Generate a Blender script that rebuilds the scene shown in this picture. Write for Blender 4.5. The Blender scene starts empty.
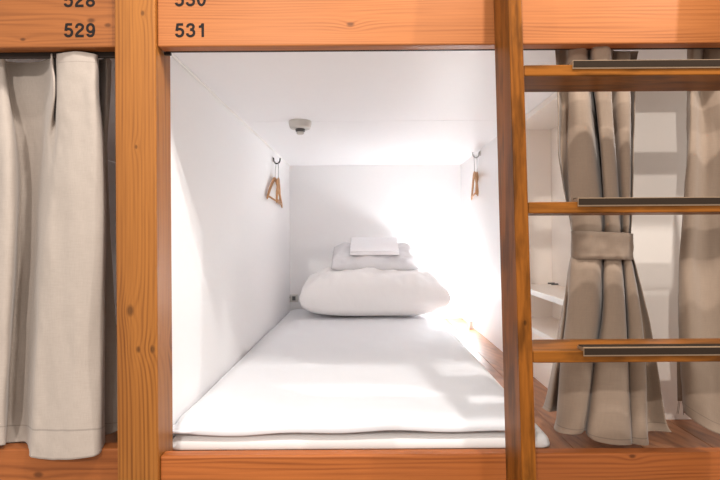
import bpy, bmesh, math, random
from mathutils import Vector, Matrix, noise

random.seed(4)
scene = bpy.context.scene
COL = scene.collection
F, VX, VY = 500.0, 366.0, 238.0          # focal length in pixels, vanishing point of the straight-on view


def at(px, py, Y):
    return Vector(((px - VX) * Y / F, Y, (VY - py) * Y / F))


# ------------------------------------------------------------------ materials
def lin(c):
    return tuple(((v / 255) / 12.92 if v / 255 <= .04045 else ((v / 255 + .055) / 1.055) ** 2.4) for v in c) + (1,)


def new_mat(name):
    m = bpy.data.materials.new(name)
    m.use_nodes = True
    nt = m.node_tree
    return m, nt, nt.nodes['Principled BSDF']


def paint(name, rgb, rough=.6, bump=.05, bscale=60, var=.03):
    m, nt, p = new_mat(name)
    g = nt.nodes.new('ShaderNodeNewGeometry')
    n = nt.nodes.new('ShaderNodeTexNoise')
    n.inputs['Scale'].default_value = bscale
    n.inputs['Detail'].default_value = 3
    nt.links.new(g.outputs['Position'], n.inputs['Vector'])
    mix = nt.nodes.new('ShaderNodeMix')
    mix.data_type = 'RGBA'
    c = lin(rgb)
    mix.inputs[6].default_value = tuple(v * (1 - var) for v in c[:3]) + (1,)
    mix.inputs[7].default_value = tuple(min(1, v * (1 + var)) for v in c[:3]) + (1,)
    nt.links.new(n.outputs['Fac'], mix.inputs[0])
    nt.links.new(mix.outputs[2], p.inputs['Base Color'])
    p.inputs['Roughness'].default_value = rough
    b = nt.nodes.new('ShaderNodeBump')
    b.inputs['Strength'].default_value = bump
    b.inputs['Distance'].default_value = .002
    nt.links.new(n.outputs['Fac'], b.inputs['Height'])
    nt.links.new(b.outputs['Normal'], p.inputs['Normal'])
    return m


def metal(name, rgb, rough=.35):
    m = paint(name, rgb, rough, .02, 200, .02)
    m.node_tree.nodes['Principled BSDF'].inputs['Metallic'].default_value = .8
    return m


def wood(name, light, dark, axis='X', across='Z', lines=40, rough=.42, knots=(), contrast=.55, warp=.02, wear=0, band=.5, mottle=0, spec=.22):
    """grain runs along `axis`; ring lines alternate along `across`; knots = world (a, b, radius) in the board's face plane"""
    m, nt, p = new_mat(name)
    N, L = nt.nodes, nt.links
    g = N.new('ShaderNodeNewGeometry')
    mp = N.new('ShaderNodeMapping')
    s = [1, 1, 1]
    s['XYZ'.index(axis)] = .07
    mp.inputs['Scale'].default_value = s
    L.new(g.outputs['Position'], mp.inputs['Vector'])
    # wandering of the grain
    n1 = N.new('ShaderNodeTexNoise')
    n1.inputs['Scale'].default_value = 14
    n1.inputs['Detail'].default_value = 2
    L.new(mp.outputs['Vector'], n1.inputs['Vector'])
    sep = N.new('ShaderNodeSeparateXYZ')
    L.new(g.outputs['Position'], sep.inputs[0])

    def math_(op, a, b=None):
        x = N.new('ShaderNodeMath')
        x.operation = op
        for k, v in enumerate((a, b)):
            if v is None:
                continue
            if isinstance(v, (int, float)):
                x.inputs[k].default_value = v
            else:
                L.new(v, x.inputs[k])
        return x.outputs[0]

    t = math_('ADD', sep.outputs[across], math_('MULTIPLY', n1.outputs['Fac'], warp * 4.5))
    t = math_('ADD', t, math_('MULTIPLY', sep.outputs['Y'], .35))
    kmask = None
    for (a, b, r) in knots:
        da = math_('MULTIPLY', math_('SUBTRACT', sep.outputs[axis], a), .62)
        db = math_('SUBTRACT', sep.outputs[across], b)
        d = math_('SQRT', math_('ADD', math_('MULTIPLY', da, da), math_('MULTIPLY', db, db)))
        fall = math_('POWER', 2.718, math_('MULTIPLY', d, -1 / (r * 2.6)))
        t = math_('ADD', t, math_('MULTIPLY', fall, r * 2.4))
        k = N.new('ShaderNodeMapRange')
        k.inputs['From Min'].default_value = r * 1.05
        k.inputs['From Max'].default_value = r * .45
        L.new(d, k.inputs['Value'])
        kmask = k.outputs[0] if kmask is None else math_('MAXIMUM', kmask, k.outputs[0])
    s1 = math_('SINE', math_('MULTIPLY', t, lines * 6.283))
    s1 = math_('ADD', math_('MULTIPLY', s1, .5), .5)
    s1 = math_('POWER', s1, 1.8)
    n5 = N.new('ShaderNodeTexNoise')
    n5.inputs['Scale'].default_value = 34
    n5.inputs['Detail'].default_value = 2
    L.new(mp.outputs['Vector'], n5.inputs['Vector'])
    am = N.new('ShaderNodeMapRange')
    am.inputs['From Min'].default_value = .35
    am.inputs['From Max'].default_value = .65
    am.inputs['To Min'].default_value = .15
    L.new(n5.outputs['Fac'], am.inputs['Value'])
    s1 = math_('MULTIPLY', s1, am.outputs[0])
    # fine fibres
    mp2 = N.new('ShaderNodeMapping')
    s2 = [1, 1, 1]
    s2['XYZ'.index(axis)] = .025
    mp2.inputs['Scale'].default_value = s2
    L.new(g.outputs['Position'], mp2.inputs['Vector'])
    n2 = N.new('ShaderNodeTexNoise')
    n2.inputs['Scale'].default_value = 260
    n2.inputs['Detail'].default_value = 4
    L.new(mp2.outputs['Vector'], n2.inputs['Vector'])
    # broad tone
    n3 = N.new('ShaderNodeTexNoise')
    n3.inputs['Scale'].default_value = 9
    n3.inputs['Detail'].default_value = 3
    L.new(mp.outputs['Vector'], n3.inputs['Vector'])
    f = math_('ADD', math_('MULTIPLY', s1, band), math_('MULTIPLY', n2.outputs['Fac'], .6))
    f = math_('ADD', f, math_('MULTIPLY', n3.outputs['Fac'], .65 + mottle))
    f = math_('SUBTRACT', f, mottle * .5)
    f = math_('MULTIPLY', math_('SUBTRACT', f, .5), contrast * 1.6)
    cl = N.new('ShaderNodeClamp')
    L.new(f, cl.inputs[0])
    mix = N.new('ShaderNodeMix')
    mix.data_type = 'RGBA'
    mix.inputs[6].default_value = lin(light)
    mix.inputs[7].default_value = lin(dark)
    L.new(cl.outputs[0], mix.inputs[0])
    out = mix.outputs[2]
    if wear:
        n4 = N.new('ShaderNodeTexNoise')
        n4.inputs['Scale'].default_value = 38
        n4.inputs['Detail'].default_value = 6
        mp4 = N.new('ShaderNodeMapping')
        s4 = [1, 1, 1]
        s4['XYZ'.index(axis)] = .22
        mp4.inputs['Scale'].default_value = s4
        L.new(g.outputs['Position'], mp4.inputs['Vector'])
        L.new(mp4.outputs['Vector'], n4.inputs['Vector'])
        mr = N.new('ShaderNodeMapRange')
        mr.inputs['From Min'].default_value = .47
        mr.inputs['From Max'].default_value = .66
        mr.inputs['To Max'].default_value = wear
        L.new(n4.outputs['Fac'], mr.inputs['Value'])
        mw = N.new('ShaderNodeMix')
        mw.data_type = 'RGBA'
        mw.inputs[7].default_value = lin([v * .42 for v in dark])
        L.new(mr.outputs[0], mw.inputs[0])
        L.new(out, mw.inputs[6])
        out = mw.outputs[2]
    if kmask is not None:
        mk = N.new('ShaderNodeMix')
        mk.data_type = 'RGBA'
        mk.inputs[7].default_value = lin([v * .5 for v in dark])
        L.new(math_('MULTIPLY', kmask, .6), mk.inputs[0])
        L.new(out, mk.inputs[6])
        out = mk.outputs[2]
    L.new(out, p.inputs['Base Color'])
    p.inputs['Roughness'].default_value = rough
    p.inputs['Specular IOR Level'].default_value = spec
    b = N.new('ShaderNodeBump')
    b.inputs['Strength'].default_value = .12
    b.inputs['Distance'].default_value = .001
    L.new(f, b.inputs['Height'])
    L.new(b.outputs['Normal'], p.inputs['Normal'])
    return m


def cloth(name, rgb, weave=900, rough=.9, hem=None, head=None, slub=.08, sheen=.2):
    m, nt, p = new_mat(name)
    N, L = nt.nodes, nt.links
    tc = N.new('ShaderNodeTexCoord')
    mp = N.new('ShaderNodeMapping')
    mp.inputs['Scale'].default_value = (1, .12, 1)
    L.new(tc.outputs['UV'], mp.inputs['Vector'])
    n = N.new('ShaderNodeTexNoise')
    n.inputs['Scale'].default_value = 420
    n.inputs['Detail'].default_value = 4
    L.new(mp.outputs['Vector'], n.inputs['Vector'])
    mp2 = N.new('ShaderNodeMapping')
    mp2.inputs['Scale'].default_value = (.1, 1, 1)
    L.new(tc.outputs['UV'], mp2.inputs['Vector'])
    n2 = N.new('ShaderNodeTexNoise')
    n2.inputs['Scale'].default_value = 460
    n2.inputs['Detail'].default_value = 4
    L.new(mp2.outputs['Vector'], n2.inputs['Vector'])
    add = N.new('ShaderNodeMath')
    add.operation = 'ADD'
    L.new(n.outputs['Fac'], add.inputs[0])
    L.new(n2.outputs['Fac'], add.inputs[1])
    c = lin(rgb)
    mix = N.new('ShaderNodeMix')
    mix.data_type = 'RGBA'
    mix.inputs[6].default_value = tuple(v * (1 - slub * 2) for v in c[:3]) + (1,)
    mix.inputs[7].default_value = tuple(min(1, v * (1 + slub)) for v in c[:3]) + (1,)
    mr = N.new('ShaderNodeMapRange')
    mr.inputs['From Min'].default_value = .7
    mr.inputs['From Max'].default_value = 1.3
    L.new(add.outputs[0], mr.inputs['Value'])
    L.new(mr.outputs[0], mix.inputs[0])
    out = mix.outputs[2]
    sep = N.new('ShaderNodeSeparateXYZ')
    L.new(tc.outputs['UV'], sep.inputs[0])
    for v0 in (hem, head):                       # a stitched line across the cloth
        if v0 is None:
            continue
        d = N.new('ShaderNodeMath')
        d.operation = 'COMPARE'
        d.inputs[1].default_value = v0
        d.inputs[2].default_value = .0022
        L.new(sep.outputs['Y'], d.inputs[0])
        sm = N.new('ShaderNodeMath')
        sm.operation = 'MULTIPLY'
        sm.inputs[1].default_value = .5
        L.new(d.outputs[0], sm.inputs[0])
        ms = N.new('ShaderNodeMix')
        ms.data_type = 'RGBA'
        ms.inputs[7].default_value = tuple(v * .45 for v in c[:3]) + (1,)
        L.new(sm.outputs[0], ms.inputs[0])
        L.new(out, ms.inputs[6])
        out = ms.outputs[2]
    L.new(out, p.inputs['Base Color'])
    p.inputs['Roughness'].default_value = rough
    p.inputs['Sheen Weight'].default_value = sheen
    b = N.new('ShaderNodeBump')
    b.inputs['Strength'].default_value = .15
    b.inputs['Distance'].default_value = .001
    L.new(add.outputs[0], b.inputs['Height'])
    L.new(b.outputs['Normal'], p.inputs['Normal'])
    return m


def linen(name, rgb, crease=.12, scale=7, rough=.85):
    """smooth cotton with soft creases"""
    m, nt, p = new_mat(name)
    N, L = nt.nodes, nt.links
    g = N.new('ShaderNodeNewGeometry')
    n = N.new('ShaderNodeTexNoise')
    n.inputs['Scale'].default_value = scale
    n.inputs['Detail'].default_value = 5
    n.inputs['Distortion'].default_value = .8
    L.new(g.outputs['Position'], n.inputs['Vector'])
    n2 = N.new('ShaderNodeTexNoise')
    n2.inputs['Scale'].default_value = 900
    L.new(g.outputs['Position'], n2.inputs['Vector'])
    mix = N.new('ShaderNodeMix')
    mix.data_type = 'RGBA'
    c = lin(rgb)
    mix.inputs[6].default_value = tuple(v * .97 for v in c[:3]) + (1,)
    mix.inputs[7].default_value = c
    L.new(n2.outputs['Fac'], mix.inputs[0])
    L.new(mix.outputs[2], p.inputs['Base Color'])
    p.inputs['Roughness'].default_value = rough
    p.inputs['Sheen Weight'].default_value = .1
    b = N.new('ShaderNodeBump')
    b.inputs['Strength'].default_value = crease
    b.inputs['Distance'].default_value = .02
    L.new(n.outputs['Fac'], b.inputs['Height'])
    L.new(b.outputs['Normal'], p.inputs['Normal'])
    return m


M = {}
M['wall'] = paint('white_wall_paint', (242, 241, 241), .5, .04, 45, .01)
M['ceil'] = paint('white_ceiling_paint', (242, 241, 242), .45, .02, 40, .01)
M['melamine'] = paint('white_melamine', (240, 231, 222), .4, .02, 80, .01)  # warm tint holds some of the right bay's warm light
M['edge'] = paint('shelf_edge_band', (240, 238, 234), .35, .02, 80, .01)
M['aisle'] = paint('grey_aisle_vinyl', (165, 152, 140), .6, .05, 30, .04)
M['post'] = wood('fir_post_wood', (156, 98, 42), (88, 44, 13), 'Z', 'X', 110, .4,
                 [(-.165, -.548, .010), (.215, -.532, .004), (.525, -.515, .005), (-.255, -.497, .007), (-.255, -.53, .006)], .7, .006)
M['header_l'] = wood('fir_header_wood_left', (150, 90, 46), (88, 46, 20), 'X', 'Z', 60, .42,  # darker than the long header: its partial shade is put into the colour
                     [(-.64, .513, .007), (-.601, .502, .006), (-.80, .47, .005)], .55, .03)
M['header'] = wood('fir_header_wood', (172, 106, 58), (112, 60, 28), 'X', 'Z', 130, .42,
                   [(-.033, .500, .007)], .5, .012)
M['sill'] = wood('fir_sill_wood', (178, 102, 50), (106, 52, 21), 'X', 'Z', 90, .42, [(.62, -.515, .006)], .55, .012)
M['sill_l'] = wood('fir_sill_wood_left', (160, 93, 48), (102, 52, 24), 'X', 'Z', 30, .42,
                   [(-.80, -.57, .009)], .6, .04)
M['ladder'] = wood('varnished_ladder_wood', (132, 77, 26), (42, 22, 8), 'Z', 'X', 75, .38,
                   [(-.17, .314, .004)], .6, .012, wear=.55, band=.3, mottle=.7, spec=.06)
M['rung'] = wood('varnished_rung_wood', (134, 80, 29), (46, 25, 9), 'X', 'Z', 60, .38, [], .6, .012, wear=.55, band=.3, mottle=.7, spec=.06)
M['hanger'] = wood('hanger_wood', (196, 148, 104), (150, 100, 60), 'Y', 'Z', 90, .45, [], .5, .01)
M['floor'] = wood('dark_floor_board', (168, 114, 78), (112, 70, 46), 'Y', 'X', 28, .36, [], .6, .015, wear=.3)
M['cur_l'] = cloth('cream_linen_curtain', (168, 155, 144), slub=.035, hem=.9, head=.1)
M['cur_r'] = cloth('taupe_linen_curtain', (144, 124, 106), slub=.03, hem=.92, head=.1)
M['sheet'] = linen('white_cotton_sheet', (226, 227, 230), .10, 5)
M['pad'] = linen('white_pad_cotton', (232, 230, 228), .12, 9)
M['duvet'] = linen('white_duvet_cotton', (232, 229, 228), .16, 8)
M['pillow'] = linen('pale_grey_pillow_cotton', (214, 212, 214), .3, 14)
M['towel'] = cloth('white_towel_terry', (238, 236, 238), slub=.02)
M['black'] = metal('blackened_steel', (40, 38, 38), .45)
M['steel'] = metal('brushed_steel', (170, 168, 166), .3)
M['brass'] = paint('tan_nosing_edge', (138, 112, 86), .5, .02, 200, .03)
M['rubber'] = paint('dark_brown_rubber', (44, 34, 26), .95, .1, 300, .1)
M['ink'] = paint('black_number_ink', (32, 26, 24), .5, .02, 100, .05)
M['plastic'] = paint('ivory_plastic', (206, 202, 196), .45, .02, 80, .01)
M['dark_plastic'] = paint('dark_grey_plastic', (82, 80, 80), .4, .02, 80, .03)
M['rail'] = paint('dark_curtain_rail', (48, 40, 36), .45, .02, 80, .03)
for k in ('rubber', 'rail'):
    M[k].node_tree.nodes['Principled BSDF'].inputs['Specular IOR Level'].default_value = .1
M['ink'].node_tree.nodes['Principled BSDF'].inputs['Specular IOR Level'].default_value = .1
m, nt, p = new_mat('lit_lamp_diffuser')
p.inputs['Base Color'].default_value = (.9, .9, .9, 1)
p.inputs['Emission Color'].default_value = (.93, .97, 1, 1)
LAMP_EMIT = p.inputs['Emission Strength']
n = nt.nodes.new('ShaderNodeTexNoise')
n.inputs['Scale'].default_value = 60
M['lamp'] = m


# ------------------------------------------------------------------ mesh helpers
def add_box(bm, lo, hi, bevel=0, seg=2, mat=None):
    lo, hi = Vector(lo), Vector(hi)
    r = bmesh.ops.create_cube(bm, size=1)
    vs = r['verts']
    for v in vs:
        v.co = Vector(((lo[i] + hi[i]) / 2 + v.co[i] * (hi[i] - lo[i]) for i in range(3)))
    if bevel:
        es = list({e for v in vs for e in v.link_edges})
        q = bmesh.ops.bevel(bm, geom=es, offset=bevel, segments=seg, affect='EDGES', profile=.5)
        vs = list({v for f in q['faces'] for v in f.verts} | {v for v in vs if v.is_valid})
    if mat is not None:
        for v in vs:
            v.co = mat @ v.co
    return vs


def box_bm(lo, hi, bevel=0, seg=2):
    bm = bmesh.new()
    add_box(bm, lo, hi, bevel, seg)
    return bm


def add_tube(bm, pts, rad, n=10, cap=True, flat=None):
    """sweep a circle along a polyline; rad a number or a list; flat = (sideways, up) factors"""
    pts = [Vector(q) for q in pts]
    rads = rad if isinstance(rad, (list, tuple)) else [rad] * len(pts)
    rings = []
    up = None
    for i, q in enumerate(pts):
        d = (pts[min(i + 1, len(pts) - 1)] - pts[max(i - 1, 0)]).normalized()
        if up is None:
            up = Vector((1, 0, 0)) if abs(d.x) < .8 else Vector((0, 0, 1))
        a = (up - d * up.dot(d)).normalized()
        up = a
        b = d.cross(a)
        fa, fb = flat or (1, 1)
        rings.append([bm.verts.new(q + a * math.cos(6.2832 * k / n) * rads[i] * fa + b * math.sin(6.2832 * k / n) * rads[i] * fb) for k in range(n)])
    for r0, r1 in zip(rings, rings[1:]):
        for k in range(n):
            bm.faces.new((r0[k], r0[(k + 1) % n], r1[(k + 1) % n], r1[k]))
    if cap:
        bm.faces.new(rings[0][::-1])
        bm.faces.new(rings[-1])
    return rings


def add_lathe(bm, prof, c, n=32):
    """profile [(r, z)] revolved about the vertical through c"""
    rings = []
    for r, z in prof:
        rings.append([bm.verts.new((c[0] + r * math.cos(6.2832 * k / n), c[1] + r * math.sin(6.2832 * k / n), c[2] + z)) for k in range(n)])
    for r0, r1 in zip(rings, rings[1:]):
        for k in range(n):
            bm.faces.new((r0[k], r0[(k + 1) % n], r1[(k + 1) % n], r1[k]))
    bm.faces.new(rings[0][::-1])
    bm.faces.new(rings[-1])


def origin(o):
    q, p_ = o.location.copy(), o.parent
    while p_:
        q += p_.location
        p_ = p_.parent
    return q


def obj(name, bm, mat, parent=None, smooth=False, base=None):
    """link one mesh built in world coordinates; its origin is its parent's, or `base`"""
    bmesh.ops.recalc_face_normals(bm, faces=bm.faces)
    off = origin(parent) if parent else Vector(base or (0, 0, 0))
    for v in bm.verts:
        v.co -= off
    me = bpy.data.meshes.new(name)
    bm.to_mesh(me)
    bm.free()
    if smooth:
        for f in me.polygons:
            f.use_smooth = True
    me.materials.append(mat)
    o = bpy.data.objects.new(name, me)
    COL.objects.link(o)
    if parent:
        o.parent = parent
    else:
        o.location = off
    return o


def tag(o, label=None, cat=None, group=None, kind=None):
    for k, v in (('label', label), ('category', cat), ('group', group), ('kind', kind)):
        if v:
            o[k] = v
    return o


def thing(name, label, cat, loc, group=None):
    o = bpy.data.objects.new(name, None)
    o.empty_display_size = .05
    COL.objects.link(o)
    o.location = loc
    return tag(o, label, cat, group)


def struct(name, bm, mat):
    return tag(obj(name, bm, mat), kind='structure')


def crom(p0, p1, p2, p3, t):
    return .5 * ((2 * p1) + (p2 - p0) * t + (2 * p0 - 5 * p1 + 4 * p2 - p3) * t * t + (3 * p1 - p0 - 3 * p2 + p3) * t ** 3)


def resample(pts, n):
    out = []
    for i in range(len(pts) - 1):
        a, b, c, d = pts[max(i - 1, 0)], pts[i], pts[i + 1], pts[min(i + 2, len(pts) - 1)]
        for k in range(n):
            out.append(crom(a, b, c, d, k / n))
    out.append(pts[-1].copy())
    return out


def sheet_bm(levels, nu=10, nv=8, wob=.002, seed=0):
    """cloth through rows of control points (top row first), UV along it"""
    rows = [resample([Vector(q) for q in lv], nu) for lv in levels]
    cols = [resample(list(c), nv) for c in zip(*rows)]
    bm = bmesh.new()
    uvl = bm.loops.layers.uv.new('UVMap')
    W, H = len(cols), len(cols[0])
    V = []
    for i, c in enumerate(cols):
        line = []
        for j, q in enumerate(c):
            w = noise.noise(Vector((q.x * 22, q.z * 7, seed + q.y * 9)))
            w2 = noise.noise(Vector((q.x * 60, q.z * 34, seed + 5)))
            line.append(bm.verts.new(q + Vector((0, wob * (w * 1.6 + w2 * .5), 0))))
        V.append(line)
    arc = [0]
    for i in range(1, W):
        arc.append(arc[-1] + (cols[i][H // 2] - cols[i - 1][H // 2]).length)
    for i in range(W - 1):
        for j in range(H - 1):
            f = bm.faces.new((V[i][j], V[i][j + 1], V[i + 1][j + 1], V[i + 1][j]))
            for lp, (a, b) in zip(f.loops, ((i, j), (i, j + 1), (i + 1, j + 1), (i + 1, j))):
                lp[uvl].uv = (arc[a], b / (H - 1))
    return bm


def thicken(o, t=.0016):
    md = o.modifiers.new('thickness', 'SOLIDIFY')
    md.thickness = t
    md.offset = 0
    return o


def cushion_bm(w, d, hb, ht, p=2.6, e=.55, n=40, corner=.0, wr=.006, ws=9, seed=0, slope=0, pu=None):
    """soft stuffed cushion on z=0: seam at height hb, plump top of ht above it; slope tips the top up towards +y"""
    bm = bmesh.new()
    top, bot = {}, {}
    for i in range(n + 1):
        for j in range(n + 1):
            u, v = -1 + 2 * i / n, -1 + 2 * j / n
            u = math.copysign(abs(u) ** .8, u)
            v = math.copysign(abs(v) ** .8, v)
            k = max(0, (1 - abs(u) ** (pu or p)) * (1 - abs(v) ** p)) ** e
            kb = max(0, (1 - abs(u) ** 4) * (1 - abs(v) ** 5)) ** .3
            x = u * w / 2 * (1 - corner * (abs(v) ** 2) * (1 - abs(u) ** 6))
            y = v * d / 2 * (1 - corner * (abs(u) ** 2) * (1 - abs(v) ** 6))
            q = Vector((x * ws, y * ws, seed))
            wz = wr * noise.noise(q) + wr * .5 * noise.noise(q * 2.7)
            edge = 1 if k > 1e-6 else 0
            zt = hb + k * (ht + slope * (v + 1) / 2) + wz * edge
            zb = hb - kb * hb
            vt = bm.verts.new((x, y, zt))
            top[i, j] = vt
            bot[i, j] = vt if i in (0, n) or j in (0, n) else bm.verts.new((x, y, zb))
    for i in range(n):
        for j in range(n):
            bm.faces.new((top[i, j], top[i + 1, j], top[i + 1, j + 1], top[i, j + 1]))
            bm.faces.new((bot[i, j + 1], bot[i + 1, j + 1], bot[i + 1, j], bot[i, j]))
    return bm


def slab_bm(x0, x1, y0, y1, z0, z1, r, n=(60, 80), wr=.004, ws=5, seed=0, crown=0, lift=None, rc=.022):
    """quilted slab with rounded rim and soft waves"""
    bm = bmesh.new()
    nx, ny = n
    top, bot = {}, {}

    def ease(d):
        d = min(max(d / r, 0), 1)
        return math.sqrt(max(0, 1 - (1 - d) ** 2))
    for i in range(nx + 1):
        for j in range(ny + 1):
            s, t = i / nx, j / ny
            s = .5 - .5 * math.cos(math.pi * s) if True else s
            t = .5 - .5 * math.cos(math.pi * t)
            x, y = x0 + (x1 - x0) * s, y0 + (y1 - y0) * t
            dx, dy = min(x - x0, x1 - x), min(y - y0, y1 - y)
            dd = min(dx, dy)
            if dx < r and dy < r:                # soften the corner
                dd -= .35 * max(0, 1 - max(dx, dy) / r) * r * .5 + .12 * (r - max(dx, dy))
            # pull the rim in around the corners
            k = ease(max(dd, 0))
            q = Vector((x * ws, y * ws * .7, seed))
            w = wr * (noise.noise(q) + .45 * noise.noise(q * 3.1))
            z = z0 + (z1 - z0) * (.32 + .68 * k) + w * k + crown * k * math.sin(math.pi * s)
            if dx < rc and dy < rc and math.hypot(rc - dx, rc - dy) > rc:
                f = rc / math.hypot(rc - dx, rc - dy)
                cx = x0 + rc if x - x0 < rc else x1 - rc
                cy = y0 + rc if y - y0 < rc else y1 - rc
                x, y = cx + (x - cx) * f, cy + (y - cy) * f
            if lift:
                z += lift(x, y)
            top[i, j] = bm.verts.new((x, y, z))
            kb = ease(max(dd * 2, 0))
            zb = z0 + (z1 - z0) * .14 * (1 - kb)
            bot[i, j] = bm.verts.new((x, y, zb + (lift(x, y) if lift else 0)))
    for i in range(nx):
        for j in range(ny):
            bm.faces.new((top[i, j], top[i + 1, j], top[i + 1, j + 1], top[i, j + 1]))
            bm.faces.new((bot[i, j + 1], bot[i + 1, j + 1], bot[i + 1, j], bot[i, j]))
    rim = [(i, 0) for i in range(nx)] + [(nx, j) for j in range(ny)] + [(i, ny) for i in range(nx, 0, -1)] + [(0, j) for j in range(ny, 0, -1)]
    for a, b in zip(rim, rim[1:] + rim[:1]):
        bm.faces.new((bot[a], bot[b], top[b], top[a]))
    return bm


# ------------------------------------------------------------------ the setting
XL, XR = -.515, .645            # inner faces of the bunk's side walls
YB = 3.38                       # back wall
ZC, ZF = .493, -.545            # ceiling and floor of the bunk
YN0, YN1 = 1.505, 2.19          # shelf niche in the right wall
AISLE = -.95

bm = bmesh.new()                # two ceiling boards that meet in a fine joint
add_box(bm, (-1.6, 1.212, ZC), (1.6, 2.108, ZC + .05), .0015, 1)
add_box(bm, (-1.6, 2.109, ZC), (1.6, YB + .04, ZC + .05), .0015, 1)
struct('ceiling', bm, M['ceil'])
bm = bmesh.new()
add_box(bm, (-1.6, 1.257, ZF - .04), (-.5465, YB + .04, ZF))
for x0, x1 in ((-.5445, -.37), (-.369, -.19), (-.189, -.01), (-.009, .17), (.171, .35), (.351, .53), (.531, .71), (.711, .89), (.891, 1.07), (1.071, 1.6)):
    add_box(bm, (x0, 1.212, ZF - .04), (x1, YB + .04, ZF), .0012, 1)
struct('floor', bm, M['floor'])
struct('wall_back', box_bm((-1.6, YB, ZF), (1.6, YB + .04, ZC)), M['wall'])
struct('wall_left', box_bm((XL - .03, 1.253, ZF), (XL, YB, ZC)), M['wall'])
struct('wall_right', box_bm((XR, YN1, ZF), (XR + .045, YB, ZC)), M['wall'])
struct('wall_front', box_bm((XR, YN0 - .02, ZF), (1.6, YN0, ZC)), M['melamine'])
struct('wall_far_left', box_bm((-1.64, 1.21, ZF), (-1.6, YB, ZC)), M['wall'])
struct('wall_far_right', box_bm((1.6, 1.21, ZF), (1.64, YB, ZC)), M['wall'])
struct('trim_1', box_bm((XL, 1.255, ZC - .007), (XL + .007, YB, ZC), .002, 1), M['edge'])
struct('floor_aisle', box_bm((-1.7, -1.2, AISLE - .04), (1.7, 1.3, AISLE)), M['aisle'])

# ------------------------------------------------------------------ timber front
PX0, PX1, PY0, PY1 = -.581, -.486, 1.16, 1.252
o = obj('post', box_bm((PX0, PY0, AISLE), (PX1, PY1, 1.25), .0035), M['post'], base=((PX0 + PX1) / 2, 1.205, AISLE))
tag(o, 'thick square orange fir post between the closed cream curtain and the open white bunk', 'post')

HB, HT = .451, .58
BY0, BY1 = 1.17, 1.203


def ell(cx_, cy_, rx, ry, a0=0, a1=360, n=36):
    return [(cx_ + rx * math.cos(math.radians(a0 + (a1 - a0) * k / n)), cy_ + ry * math.sin(math.radians(a0 + (a1 - a0) * k / n))) for k in range(n + 1)]


def soft(p):
    return [(q.x, q.y) for q in resample([Vector((x, y, 0)) for x, y in p], 6)]


DIGIT = {
    '0': [ell(.28, .5, .205, .425)],
    '1': [[(.35, 0), (.35, 1)], soft([(.11, .745), (.20, .76), (.29, .82), (.33, .93)])],
    '2': [soft([(.085, .66), (.10, .80), (.18, .90), (.285, .925), (.40, .89), (.475, .79), (.47, .66), (.41, .55), (.30, .45), (.18, .33), (.10, .20), (.075, .075)]), [(.02, .075), (.54, .075)]],
    '3': [soft([(.09, .70), (.10, .82), (.18, .905), (.28, .925), (.39, .90), (.455, .80), (.45, .68), (.38, .575), (.25, .545)]), soft([(.25, .545), (.39, .515), (.475, .42), (.49, .28), (.44, .15), (.35, .09), (.26, .075), (.16, .105), (.09, .19), (.075, .29)])],
    '5': [[(.50, .925), (.145, .925)], [(.165, .99), (.10, .46)], soft([(.10, .50), (.18, .575), (.28, .595), (.41, .55), (.485, .43), (.485, .29), (.44, .16), (.35, .09), (.25, .075), (.15, .11), (.09, .19), (.075, .26)])],
    '8': [ell(.28, .725, .17, .20), ell(.28, .285, .205, .21)],
    '9': [ell(.275, .645, .20, .28), soft([(.475, .66), (.485, .48), (.455, .25), (.38, .115), (.27, .075), (.17, .10), (.105, .18), (.095, .235)])],
}


def number(text, x, zbase, hgt, parent):
    """bold grotesque figures printed on the face of the board"""
    bm = bmesh.new()
    w = .094
    for k, ch in enumerate(text):
        for si, st in enumerate(DIGIT[ch]):
            lift = BY0 - .0003 - .00008 * si
            prev = None
            for i, (u, v) in enumerate(st):
                u0, v0 = st[max(i - 1, 0)]
                u1, v1 = st[min(i + 1, len(st) - 1)]
                if ch in '089' and len(st) == 37 and i in (0, 36):
                    u0, v0 = st[35]
                    u1, v1 = st[1]
                du, dv = (u1 - u0) * 1.17, v1 - v0
                ln = math.hypot(du, dv) or 1
                pu, pv = -dv / ln * w, du / ln * w
                X, Z = u * 1.17 + k * .80, v
                pair = [bm.verts.new((x + (X + pu) * hgt, lift, zbase + (Z + pv) * hgt)), bm.verts.new((x + (X - pu) * hgt, lift, zbase + (Z - pv) * hgt))]
                if prev:
                    bm.faces.new((prev[0], prev[1], pair[1], pair[0]))
                prev = pair
    o = obj('bunk_number', bm, M['ink'], parent)
    o['label'] = 'black printed number ' + text
    return o


hl = thing('header_beam', 'left orange fir header board numbered 528 and 529 above the cream curtain', 'beam', (-1.08, 1.19, HB))
obj('board', box_bm((-1.6, BY0, HB), (PX0 - .0005, BY1, HT), .0035), M['header_l'], hl)
hr = thing('header_beam', 'long orange fir header board numbered 530 and 531 over the open bunk', 'beam', (.55, 1.19, HB))
obj('board', box_bm((PX1 + .0005, BY0, HB), (1.6, BY1, HT), .0035), M['header'], hr)
NH = .0322
for txt, px, py, par in (('528', 65.5, 5, hl), ('529', 65.5, 35.2, hl), ('530', 176.5, 5, hr), ('531', 176.5, 36, hr)):
    q = at(px, py, BY0)
    number(txt, q.x, q.z, NH, par)

SZ = -.5077
o = obj('sill_beam', box_bm((PX1 + .0005, BY0, AISLE), (1.6, BY1, SZ), .004), M['sill'], base=(.55, 1.19, AISLE))
tag(o, 'long orange fir sill board in front of the white mattress and under the ladder', 'beam')
o = obj('sill_beam', box_bm((-1.6, 1.215, AISLE), (PX0 - .0005, 1.255, SZ), .004), M['sill_l'], base=(-1.08, 1.235, AISLE))
tag(o, 'left reddish fir sill board below the hem of the cream curtain', 'beam')

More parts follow.
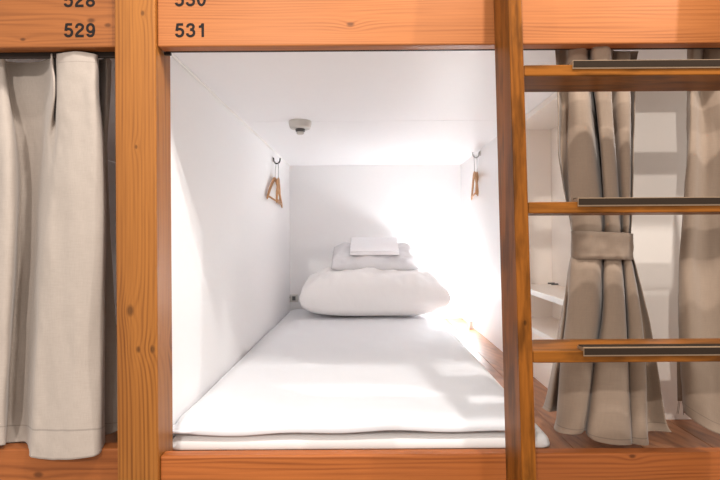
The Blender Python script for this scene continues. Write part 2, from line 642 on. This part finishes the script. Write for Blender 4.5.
# curtain rails, fixed to the inner side of the headers
for lab, x0, x1, zb in (('dark curtain rail over the open bunk behind the long header board', PX1 + .006, 1.59, HB + .0006), ('dark curtain rail above the cream curtain on the left', -1.59, PX0 - .004, HB - .012)):
    t = thing('curtain_rail', lab, 'curtain rail', ((x0 + x1) / 2, 1.215, ZC))
    bm = bmesh.new()
    add_box(bm, (x0, 1.2045, zb), (x1, 1.2115, .575), .001, 1)
    obj('track', bm, M['rail'], t)
    bm = bmesh.new()
    xe = x0 if x0 > -1 else x1
    add_box(bm, (xe - .004, 1.2035, zb - .007), (xe + .012 if x0 > -1 else xe + .004, 1.2125, zb - .0003), .001, 1)
    obj('end_stop', bm, M['black'], t)

# ------------------------------------------------------------------ shelf niche
t = thing('shelf_unit', 'white built-in shelf niche in the right wall behind the ladder rail', 'shelf', (XR + .09, (YN0 + YN1) / 2, ZF))
XN = .815
obj('back_panel', box_bm((XN, YN0 + .001, ZF), (XN + .015, YN1 + .02, ZC - .002)), M['melamine'], t)
obj('side_panel', box_bm((XR + .046, YN1 + .001, ZF), (XN - .001, YN1 + .02, ZC - .002)), M['melamine'], t)
obj('top_panel', box_bm((XR, YN0 + .001, .469), (XN - .001, YN1 - .001, ZC - .002), .0008, 1), M['melamine'], t)
for z in (-.207, -.352):
    s = obj('shelf', box_bm((XR + .003, YN0 + .002, z - .019), (XN - .001, YN1 - .001, z), .0008, 1), M['melamine'], t)
    bm = bmesh.new()
    add_box(bm, (XR, YN0 + .002, z - .0195), (XR + .0025, YN1 - .001, z + .0003))
    obj('edge_band', bm, M['edge'], s)
    if z > -.3:
        for yy in (YN1 - .03, YN1 - .07):
            bm = bmesh.new()
            add_tube(bm, [(XN - .03, yy, z + .006), (XN - .002, yy, z + .006)], .0035, 8)
            obj('shelf_pin', bm, M['dark_plastic'], s)
obj('base_panel', box_bm((XR + .004, YN0 + .002, ZF), (XR + .018, YN1 - .001, -.372)), M['melamine'], t)

# ------------------------------------------------------------------ bed
bm = slab_bm(-.513, .475, 1.285, 3.36, ZF, -.512, .022, (50, 70), .0015, 6, 3)
o = obj('mattress_pad', bm, M['pad'], smooth=True, base=(-.02, 2.32, ZF))
tag(o, 'thin white mattress pad lying on the floor board under the futon', 'mattress pad')


def futon_lift(x, y):
    k = max(0, 1 - (y - 1.28) / .22)
    return .0012 + k * (.0035 * math.sin(x * 7 + 1.2) + .004 * max(0, x) * 2 + .0025 * math.sin(x * 23) + .0035)


bm = slab_bm(-.511, .438, 1.279, 3.355, -.508, -.468, .068, (70, 120), .0065, 4.5, 8, 0, futon_lift)
o = obj('futon', bm, M['sheet'], smooth=True, base=(-.02, 2.32, -.511))
tag(o, 'wide white futon with a smooth sheet covering most of the bunk floor', 'mattress')

# the big folded duvet against the back wall
dv = cushion_bm(.865, .48, .115, .135, 4.2, .36, 64, .03, .018, 10, 2, slope=.06, pu=2.8)
for v in dv.verts:
    v.co += Vector((.048, 3.065, -.457))
o = obj('duvet', dv, M['duvet'], smooth=True, base=(.048, 3.065, -.457))
tag(o, 'large puffy folded white duvet at the head of the futon against the back wall', 'duvet')

R20 = Matrix.Rotation(math.radians(22), 4, 'X')
pl = cushion_bm(.53, .34, .032, .06, 3.2, .42, 44, .05, .013, 13, 6)
mt = Matrix.Translation((.052, 3.165, -.150)) @ R20
for v in pl.verts:
    v.co = mt @ v.co
o = obj('pillow', pl, M['pillow'], smooth=True, base=(.052, 3.16, -.19))
tag(o, 'flat pale grey pillow lying on the big duvet and under the small towel', 'pillow')

bm = bmesh.new()
mt2 = Matrix.Translation((.050, 3.125, -.062)) @ R20
for k in range(3):                               # three folds of the towel
    add_box(bm, (-.148 + .001 * k, -.115 + .002 * k, .0095 * k), (.15 - .001 * k, .115 - .002 * k, .0095 * k + .0098), .0044, 3, mt2)
uv = bm.loops.layers.uv.new('UVMap')
for f in bm.faces:
    for lp in f.loops:
        lp[uv].uv = (lp.vert.co.x, lp.vert.co.y)
o = obj('towel', bm, M['towel'], smooth=True, base=(.05, 3.15, -.1))
tag(o, 'small folded white towel on top of the grey pillow', 'towel')

# ------------------------------------------------------------------ ladder
LX, LW, LD = .2995, .0285, .119
SL = .074


def ly(z):
    return 1.003 + SL * z


lad = thing('ladder', 'brown varnished wooden ladder with dark tread strips leaning in front of the bunk', 'ladder', (.57, ly(AISLE) + .06, AISLE))
RX = .838


def rail_bm(x0, x1):
    bm = bmesh.new()
    vs = add_box(bm, (x0, 0, AISLE), (x1, LD, 1.3), .003, 2)
    n_cut = 14
    for v in bm.verts:
        v.co.y += ly(v.co.z)
    return bm


obj('rail', rail_bm(LX, LX + LW), M['ladder'], lad)
obj('rail', rail_bm(RX, RX + LW), M['ladder'], lad)
for z in (.3315, .0475, -.2490):
    y0 = ly(z) + .002
    ru = obj('rung', box_bm((LX + LW + .0003, y0, z), (RX - .0003, y0 + .117, z + .0228), .002), M['rung'], lad)
    xs0, xs1 = .427, RX - .05
    zt = z + .0228
    bm = bmesh.new()                             # L-shaped metal nosing
    prof = [(y0 - .003, zt - .0095), (y0 - .0003, zt - .0095), (y0 - .0003, zt + .0003), (y0 + .028, zt + .0003), (y0 + .028, zt + .0055), (y0 - .0005, zt + .0078), (y0 - .003, zt + .0078)]
    a = [bm.verts.new((xs0, y, q)) for y, q in prof]
    b = [bm.verts.new((xs1, y, q)) for y, q in prof]
    bm.faces.new(a[::-1])
    bm.faces.new(b)
    for i in range(len(prof)):
        j = (i + 1) % len(prof)
        bm.faces.new((a[i], a[j], b[j], b[i]))
    ns = obj('tread_strip', bm, M['brass'], ru)
    ns['label'] = 'dark anti-slip nosing strip'
    bm = bmesh.new()
    add_box(bm, (xs0 + .001, y0 - .0045, zt - .0065), (xs1 - .001, y0 - .0031, zt + .0062))
    add_box(bm, (xs0 + .001, y0 + .004, zt + .0060), (xs1 - .001, y0 + .024, zt + .0082))
    obj('rubber_insert', bm, M['rubber'], ns)

# ------------------------------------------------------------------ curtains
def rows(spec):
    """spec: list of rows, each a list of (px, py, depth)"""
    return [[at(*q) for q in r] for r in spec]


# cream curtain at the left: columns run left to right
cx = [-70, -40, -12, 4, 8, 26, 44, 52, 56, 64, 80, 96, 103, 100, 110, 117]


def lrow(y, xs, ds, dy=None):
    return [(x, y + (dy[i] if dy else 0), d) for i, (x, d) in enumerate(zip(xs, ds))]


spec = [
    lrow(51, [-74, -46, -14, 0, 5, 8, 26, 46, 53, 57, 61, 82, 98, 98, 103, 108, 112],
         [1.265, 1.235, 1.265, 1.228, 1.232, 1.275, 1.280, 1.272, 1.204, 1.250, 1.192, 1.186, 1.196, 1.280, 1.262, 1.235, 1.270],
         [8, 2, 8, 4, 5, 8, 9, 8, 1, 4, 0, -1, 2, 7, 6, 4, 8]),
    lrow(66, [-74, -46, -14, -2, 5, 8, 26, 46, 54, 57, 61, 82, 98, 99, 103, 108, 112],
         [1.265, 1.242, 1.265, 1.240, 1.242, 1.275, 1.280, 1.272, 1.202, 1.256, 1.192, 1.184, 1.194, 1.280, 1.262, 1.246, 1.270]),
    lrow(94, [-74, -46, -14, 0, 9, 11, 26, 46, 55, 57, 60, 82, 98, 100, 102, 107, 111],
         [1.262, 1.232, 1.260, 1.230, 1.240, 1.270, 1.276, 1.270, 1.198, 1.256, 1.194, 1.183, 1.194, 1.282, 1.270, 1.254, 1.272]),
    lrow(150, [-76, -46, -16, 2, 14, 19, 30, 42, 46, 54, 60, 82, 103, 104, 101, 105, 108],
         [1.255, 1.214, 1.250, 1.212, 1.226, 1.285, 1.296, 1.285, 1.242, 1.216, 1.196, 1.184, 1.200, 1.275, 1.29, 1.28, 1.285]),
    lrow(230, [-78, -46, -18, 0, 14, 18, 26, 36, 40, 44, 54, 80, 104, 104, 101, 105, 110],
         [1.250, 1.206, 1.245, 1.204, 1.220, 1.285, 1.295, 1.285, 1.240, 1.208, 1.196, 1.185, 1.204, 1.27, 1.30, 1.30, 1.305]),
    lrow(330, [-78, -46, -20, -6, 8, 11, 20, 30, 35, 38, 50, 76, 101, 103, 100, 108, 116],
         [1.250, 1.204, 1.240, 1.202, 1.214, 1.280, 1.290, 1.280, 1.234, 1.206, 1.198, 1.193, 1.216, 1.265, 1.30, 1.31, 1.315]),
    lrow(410, [-78, -46, -22, -12, 3, 6, 16, 26, 31, 33, 46, 74, 98, 103, 101, 109, 118],
         [1.245, 1.203, 1.235, 1.201, 1.208, 1.270, 1.280, 1.270, 1.226, 1.198, 1.192, 1.188, 1.206, 1.255, 1.295, 1.30, 1.315]),
    lrow(440, [-78, -46, -22, -14, 2, 4, 14, 24, 28, 30, 46, 74, 96, 103, 103, 110, 118],
         [1.240, 1.202, 1.230, 1.200, 1.205, 1.242, 1.248, 1.244, 1.218, 1.192, 1.188, 1.184, 1.198, 1.245, 1.29, 1.295, 1.31],
         [0, 2, 3, 3, 3, 1, 0, 0, 8, 15, 17, 17, 13, 2, -6, -8, -12]),
]
# keep the rear folds clear of the sill
lo_ = spec[-1]
cb = sheet_bm(rows(spec), 9, 12, .0035, 1)
o = thicken(obj('curtain', cb, M['cur_l'], smooth=True, base=(-.8, 1.23, HB)))
tag(o, 'drawn cream linen curtain with wide folds left of the fir post', 'curtain')

# taupe curtain tied back behind the ladder
D = 1.0
t2 = thing('curtain', 'taupe linen curtain gathered and tied with a band behind the ladder rungs', 'curtain', (.57, 1.25, SZ))
#        sliver      fold A            gap        fold B           crease    fold C (right)
spec = [
    [(556, 52, 1.243), (560, 52, 1.262), (567, 50, 1.245), (570, 51, 1.212), (579, 50, 1.196), (588, 48, 1.202), (590, 50, 1.262), (594, 45, 1.192), (602, 44, 1.182), (610, 45, 1.190), (614, 52, 1.258), (620, 53, 1.24), (630, 53, 1.252), (640, 53, 1.275)],
    [(557, 66, 1.240), (561, 66, 1.258), (567, 66, 1.245), (570, 66, 1.229), (579, 66, 1.220), (588, 66, 1.228), (590, 66, 1.262), (595, 66, 1.208), (603, 66, 1.200), (611, 66, 1.208), (613, 66, 1.258), (620, 66, 1.236), (630, 66, 1.236), (637, 66, 1.262)],
    [(559, 110, 1.236), (563, 110, 1.262), (569, 110, 1.250), (570, 110, 1.232), (580, 110, 1.216), (591, 110, 1.228), (597, 110, 1.32), (598, 110, 1.232), (605, 110, 1.218), (612, 110, 1.230), (613, 110, 1.262), (620, 110, 1.233), (630, 110, 1.230), (635, 110, 1.262)],
    [(560, 160, 1.238), (562, 160, 1.268), (567, 160, 1.250), (570, 160, 1.232), (582, 160, 1.214), (594, 160, 1.228), (602, 160, 1.33), (602, 160, 1.234), (609, 160, 1.220), (615, 160, 1.230), (617, 160, 1.266), (622, 160, 1.234), (630, 160, 1.230), (634, 160, 1.262)],
    [(570, 222, 1.255), (570, 222, 1.275), (571, 222, 1.250), (574, 222, 1.232), (587, 222, 1.217), (599, 222, 1.230), (604, 222, 1.270), (605, 222, 1.236), (612, 222, 1.222), (619, 222, 1.232), (621, 222, 1.266), (624, 222, 1.238), (629, 222, 1.234), (632, 222, 1.26)],
    [(574, 247, 1.262), (573, 247, 1.272), (573, 247, 1.252), (576, 247, 1.238), (588, 247, 1.229), (599, 247, 1.234), (603, 247, 1.268), (605, 247, 1.238), (612, 247, 1.231), (619, 247, 1.236), (621, 247, 1.266), (624, 247, 1.242), (628, 247, 1.242), (631, 247, 1.26)],
    [(571, 272, 1.275), (568, 272, 1.29), (569, 272, 1.258), (572, 272, 1.236), (587, 272, 1.220), (600, 272, 1.232), (604, 272, 1.31), (604, 272, 1.238), (612, 272, 1.224), (621, 272, 1.232), (623, 272, 1.268), (626, 272, 1.240), (633, 272, 1.238), (637, 272, 1.262)],
    [(560, 320, 1.34), (563, 320, 1.30), (568, 320, 1.32), (566, 320, 1.246), (581, 320, 1.216), (597, 320, 1.234), (603, 320, 1.36), (602, 320, 1.240), (612, 320, 1.214), (623, 320, 1.228), (626, 320, 1.276), (629, 320, 1.240), (640, 320, 1.234), (648, 320, 1.27)],
    [(551, 370, 1.40), (556, 370, 1.34), (564, 370, 1.39), (560, 370, 1.262), (577, 370, 1.220), (592, 370, 1.240), (596, 370, 1.40), (593, 370, 1.240), (608, 370, 1.208), (626, 370, 1.222), (628, 370, 1.27), (630, 370, 1.236), (644, 370, 1.224), (657, 370, 1.30)],
    [(544, 404, 1.43), (550, 407, 1.37), (559, 408, 1.41), (556, 420, 1.275), (572, 426, 1.224), (586, 424, 1.246), (590, 412, 1.42), (586, 428, 1.240), (604, 434, 1.205), (627, 435, 1.216), (629, 433, 1.26), (631, 433, 1.226), (645, 433, 1.216), (664, 420, 1.30)],
    [(541, 409, 1.44), (548, 413, 1.37), (558, 413, 1.42), (553, 430, 1.28), (568, 436, 1.228), (583, 433, 1.25), (588, 416, 1.43), (587, 437, 1.242), (604, 445, 1.203), (627, 446, 1.213), (629, 443, 1.25), (631, 445, 1.222), (646, 446, 1.213), (670, 434, 1.275)],
]
spec = [r[:13] + [(r[12][0] + 1, r[13][1], r[13][2] + .022)] + [(r[13][0], r[13][1], r[13][2] - .004)] for r in spec]
cb = sheet_bm(rows(spec), 8, 9, .003, 7)
thicken(obj('cloth', cb, M['cur_r'], t2, smooth=True))
# tie band: a flat loop round the bundle
band_c = [(571.5, 1.262), (574, 1.234), (588, 1.217), (604, 1.219), (618, 1.220), (628, 1.230), (632.5, 1.252), (629, 1.29), (600, 1.305), (575, 1.29)]
loop = [at(a, 247, d) for a, d in band_c]
bm = bmesh.new()
uvl = bm.loops.layers.uv.new('UVMap')
n = len(loop)
ring = []
for i in range(n):
    a, b, c, d = loop[i - 1], loop[i], loop[(i + 1) % n], loop[(i + 2) % n]
    for k in range(8):
        ring.append(crom(a, b, c, d, k / 8))
half = .0335
cols = []
for i, q in enumerate(ring):
    col_ = []
    for j in range(7):
        s = -1 + j / 3
        w = .004 * noise.noise(Vector((q.x * 60, j * .5, q.y * 40)))
        col_.append(bm.verts.new((q.x, q.y - (.0015 * (1 - s * s) + w) * (1 if q.y < 1.26 else -1), q.z + half * s - .004 * (q.x - .57) * 12 * (.5 if j < 3 else 1))))
    cols.append(col_)
for i in range(len(cols)):
    a, b = cols[i], cols[(i + 1) % len(cols)]
    for j in range(6):
        f = bm.faces.new((a[j], a[j + 1], b[j + 1], b[j]))
        for lp, (u, v) in zip(f.loops, ((i, j), (i, j + 1), (i + 1, j + 1), (i + 1, j))):
            lp[uvl].uv = (u * .004, .3 + v * .01)
o = thicken(obj('tieback_band', bm, M['cur_r'], t2, smooth=True), .002)

# second taupe curtain at the right edge
t3 = thing('curtain', 'loose taupe linen curtain hanging at the far right behind the ladder', 'curtain', (.85, 1.28, SZ))
spec = [
    [(688, 50, 1.262), (694, 50, 1.236), (702, 50, 1.250), (706, 50, 1.268), (712, 50, 1.245), (724, 50, 1.232), (738, 50, 1.245), (745, 50, 1.268), (760, 50, 1.24), (780, 50, 1.255)],
    [(688, 80, 1.262), (693, 80, 1.240), (700, 80, 1.256), (703, 80, 1.268), (712, 80, 1.245), (726, 80, 1.232), (738, 80, 1.248), (745, 80, 1.268), (760, 80, 1.24), (780, 80, 1.255)],
    [(688, 130, 1.290), (690, 130, 1.250), (696, 130, 1.246), (704, 130, 1.262), (714, 130, 1.25), (730, 130, 1.232), (742, 130, 1.252), (750, 130, 1.268), (764, 130, 1.24), (784, 130, 1.255)],
    [(687, 200, 1.315), (684, 200, 1.262), (692, 200, 1.246), (703, 200, 1.260), (716, 200, 1.25), (734, 200, 1.230), (746, 200, 1.252), (754, 200, 1.268), (768, 200, 1.24), (788, 200, 1.255)],
    [(687, 290, 1.335), (678, 290, 1.275), (688, 290, 1.246), (702, 290, 1.258), (717, 290, 1.25), (738, 290, 1.228), (750, 290, 1.252), (760, 290, 1.268), (774, 290, 1.24), (792, 290, 1.255)],
    [(686, 350, 1.345), (678, 350, 1.290), (687, 350, 1.255), (702, 350, 1.250), (718, 350, 1.246), (740, 350, 1.226), (752, 350, 1.252), (762, 350, 1.268), (778, 350, 1.24), (794, 350, 1.255)],
    [(685, 390, 1.35), (681, 392, 1.305), (687, 396, 1.262), (702, 404, 1.245), (719, 412, 1.238), (742, 416, 1.225), (754, 418, 1.252), (764, 418, 1.268), (780, 418, 1.24), (796, 418, 1.255)],
    [(685, 402, 1.352), (682, 410, 1.315), (687, 418, 1.268), (702, 429, 1.243), (719, 437, 1.232), (742, 441, 1.224), (754, 440, 1.25), (764, 436, 1.268), (780, 440, 1.24), (796, 440, 1.255)],
]
cb = sheet_bm(rows(spec), 9, 9, .0035, 13)
thicken(obj('cloth', cb, M['cur_r'], t3, smooth=True))
bm = bmesh.new()                                 # frayed end of the rear edge
q0 = at(680.5, 345, 1.372)
sp2 = []
for y in (345, 375, 403):
    sp2.append([at(676 + (y - 345) * .01, y, 1.362), at(681, y, 1.353), at(686, y, 1.36)])
cb = sheet_bm(sp2, 5, 5, .0006, 3)
ed = thicken(obj('curtain_edge', cb, M['cur_r'], t3, smooth=True))
bm = bmesh.new()
for k, px in enumerate((677.5, 679, 681, 683, 684.5)):
    a = at(px, 403, 1.36)
    b = at(px + random.uniform(-1.4, 1.4), 409, 1.36)
    c = at(px + random.uniform(-2.2, 2.2), 416 + random.uniform(-2, 2), 1.362)
    add_tube(bm, [a, b, c], .0008, 6)
obj('loose_threads', bm, M['cur_r'], ed, smooth=True)

# ------------------------------------------------------------------ hooks and hangers
def hook(side, y, z, label):
    s = 1 if side == 'left' else -1
    xw = XL if s > 0 else XR
    t = thing('coat_hook', label, 'hook', (xw, y, z))
    bm = bmesh.new()
    add_box(bm, (xw, y - .009, z - .016) if s > 0 else (xw - .004, y - .009, z - .016), (xw + .004, y + .009, z + .012) if s > 0 else (xw, y + .009, z + .012), .001, 1)
    obj('mounting_plate', bm, M['plastic'], t)
    pts = [(xw + s * .004, y, z + .006), (xw + s * .008, y, z + .004), (xw + s * .009, y, z - .002)]
    for k in range(9):
        a = math.pi + math.pi * k / 8
        pts.append((xw + s * (.026 + .017 * math.cos(a)), y, z - .008 + .018 * math.sin(a)))
    pts.append((xw + s * .044, y, z + .004))
    bm = bmesh.new()
    add_tube(bm, pts, .0036, 10)
    obj('prong', bm, M['black'] if s > 0 else M['steel'], t, smooth=True)
    return Vector((xw + s * .026, y, z - .0215))      # inside bottom of the hook


def make_hanger(label, group):
    """hanger in its own frame: hook bend at the origin, span along y, hanging down -z"""
    t = thing('clothes_hanger', label, 'hanger', (0, 0, 0), group)
    bm = bmesh.new()
    pts = []
    for k in range(11):
        a = math.radians(-40 + 220 * k / 10)
        pts.append((0, .016 * math.cos(a), -.0145 + .016 * math.sin(a)))
    pts = pts[::-1]
    wire = [(0, .0, -.100), (0, .0, -.05), (0, .006, -.034), (0, .0125, -.0245)] + pts[::-1][0:]
    add_tube(bm, wire, .0016, 8)
    obj('wire_hook', bm, M['steel'], t, smooth=True)
    bm = bmesh.new()
    for s in (-1, 1):
        arm = [(0, s * y, z) for y, z in ((0, -.095), (.03, -.101), (.08, -.129), (.14, -.172), (.19, -.215), (.205, -.228))]
        add_tube(bm, arm, [.010, .011, .0105, .010, .0095, .006], 10, flat=(.6, 1.1))
    obj('shoulder', bm, M['hanger'], t, smooth=True)
    bm = bmesh.new()
    add_tube(bm, [(0, -.187, -.213), (0, .187, -.213)], .0048, 10)
    obj('trouser_bar', bm, M['hanger'], t, smooth=True)
    return t


def copy_thing(src, label):
    r = src.copy()
    COL.objects.link(r)
    r['label'] = label
    for ch in list(src.children):
        c = ch.copy()
        COL.objects.link(c)
        c.parent = r
    return r


hl_ = hook('left', 2.76, .440, 'black metal coat hook on the left wall carrying two hangers')
hr_ = hook('right', 2.80, .472, 'grey metal coat hook on the right wall near the bunk ceiling')
G = 'wooden hangers on the bunk wall hooks'
h0 = make_hanger('wooden hanger on the left hook, the one swung out from the wall', G)
h0.location = hl_ + Vector((.008, -.002, .004))
h0.rotation_euler = (math.radians(2), 0, math.radians(7))
h1 = copy_thing(h0, 'wooden hanger on the left hook, the one closer to the wall')
h1.location = hl_ + Vector((-.010, .006, .005))
h1.rotation_euler = (math.radians(-3), 0, math.radians(-1))
h2 = copy_thing(h0, 'wooden hanger on the right hook, its near end turned inwards')
h2.location = hr_ + Vector((-.010, -.002, .004))
h2.rotation_euler = (0, 0, math.radians(-7.5))
h3 = copy_thing(h0, 'wooden hanger on the right hook, the one nearer the back wall')
h3.location = hr_ + Vector((.007, .006, .004))
h3.rotation_euler = (0, 0, math.radians(-14))

# ------------------------------------------------------------------ small fittings
c = at(301, 121, 2.107)
c.z = ZC
t = thing('smoke_detector', 'round grey smoke detector on the white bunk ceiling', 'smoke detector', c)
bm = bmesh.new()
add_lathe(bm, [(.048, 0), (.048, -.010), (.044, -.026), (.040, -.031), (.024, -.032)], c, 40)
obj('base', bm, M['plastic'], t, smooth=False)
bm = bmesh.new()
add_lathe(bm, [(.020, -.0322), (.020, -.041), (.017, -.044)], c, 32)
obj('sensor_collar', bm, M['dark_plastic'], t)
bm = bmesh.new()
add_lathe(bm, [(.015, -.0442), (.016, -.051), (.012, -.055), (.004, -.056)], c, 32)
obj('sensor_tip', bm, M['plastic'], t, smooth=True)

# outlet on the back wall
c = at(292.5, 297.5, YB)
t = thing('wall_outlet', 'white wall outlet with dark sockets in the left back corner above the futon', 'outlet', c)
obj('cover_plate', box_bm((c.x - .036, YB - .022, c.z - .025), (c.x + .036, YB, c.z + .025), .003), M['plastic'], t)
bm = bmesh.new()
add_box(bm, (c.x - .001, YB - .0235, c.z - .014), (c.x + .021, YB - .0222, c.z + .014), .0004, 1)
obj('socket', bm, M['dark_plastic'], t)
bm = bmesh.new()
add_box(bm, (c.x - .024, YB - .0235, c.z + .002), (c.x - .015, YB - .0222, c.z + .012), .0004, 1)
obj('switch', bm, M['dark_plastic'], t)

# reading lamp low on the right wall beside the duvet
LC = Vector((XR, 3.08, -.31))
t = thing('reading_lamp', 'glowing white reading lamp low on the right wall beside the duvet', 'lamp', LC)
obj('wall_plate', box_bm((XR - .012, LC.y - .11, LC.z - .065), (XR, LC.y + .11, LC.z + .065), .003), M['plastic'], t)
obj('diffuser', box_bm((XR - .045, LC.y - .10, LC.z - .056), (XR - .0122, LC.y + .10, LC.z + .056), .012, 4), M['lamp'], t, smooth=True)
bm = bmesh.new()
pts = [Vector(q) for q in ((XR - .006, LC.y - .03, LC.z - .064), (XR - .006, LC.y - .04, -.40), (XR - .012, LC.y - .07, -.50), (XR - .022, LC.y - .09, ZF + .006))]
add_tube(bm, resample(pts, 6), .003, 8)
obj('cord', bm, M['plastic'], t, smooth=True)
bm = bmesh.new()
add_box(bm, (XR - .034, LC.y - .112, ZF), (XR - .012, LC.y - .088, ZF + .05), .003, 2)
obj('cord_plug', bm, M['plastic'], t)

# ------------------------------------------------------------------ light
LAMP_EMIT.default_value = 88


def lamp(name, loc, target, power, col, size=.07, spread=None):
    d = bpy.data.lights.new(name, 'SPOT')
    d.energy = power
    d.color = col
    d.shadow_soft_size = size
    d.spot_size = math.radians(115)
    d.spot_blend = .6
    o = bpy.data.objects.new(name, d)
    COL.objects.link(o)
    o.location = loc
    o.rotation_euler = (Vector(target) - Vector(loc)).to_track_quat('-Z', 'Y').to_euler()
    return o


lamp('aisle_spot_light', (.42, .38, 1.52), (.1, 1.6, -.4), 92, (1, .95, .90), .03)
lamp('aisle_spot_light', (-.45, .30, 1.52), (-.8, 1.3, -.1), 28, (1, .95, .90), .03)
lamp('aisle_spot_light', (-.6, -1.6, 1.2), (.6, 1.4, 0), 140, (1, .95, .90), .03)

lamp('aisle_spot_light', (1.6, .2, 1.5), (.9, 1.3, .2), 95, (1, .95, .90), .03)

w = bpy.data.worlds.new('aisle_light')
scene.world = w
w.use_nodes = True
w.node_tree.nodes['Background'].inputs[0].default_value = (1, .955, .91, 1)
w.node_tree.nodes['Background'].inputs[1].default_value = .95

# ------------------------------------------------------------------ camera
cd = bpy.data.cameras.new('camera')
cd.sensor_width = 36
cd.lens = 36 * F / 720
cd.shift_x = -(VX - 360) / 720
cd.shift_y = -(240 - VY) / 720
cd.clip_start = .01
cam = bpy.data.objects.new('camera', cd)
COL.objects.link(cam)
cam.rotation_euler = (math.radians(90), math.radians(.38), 0)
scene.camera = cam

scene.cycles.max_bounces = 16
scene.cycles.diffuse_bounces = 12

vs = scene.view_settings
vs.view_transform = 'Standard'
vs.look = 'None'
vs.exposure = .1
vs.gamma = 1
vs.use_curve_mapping = False
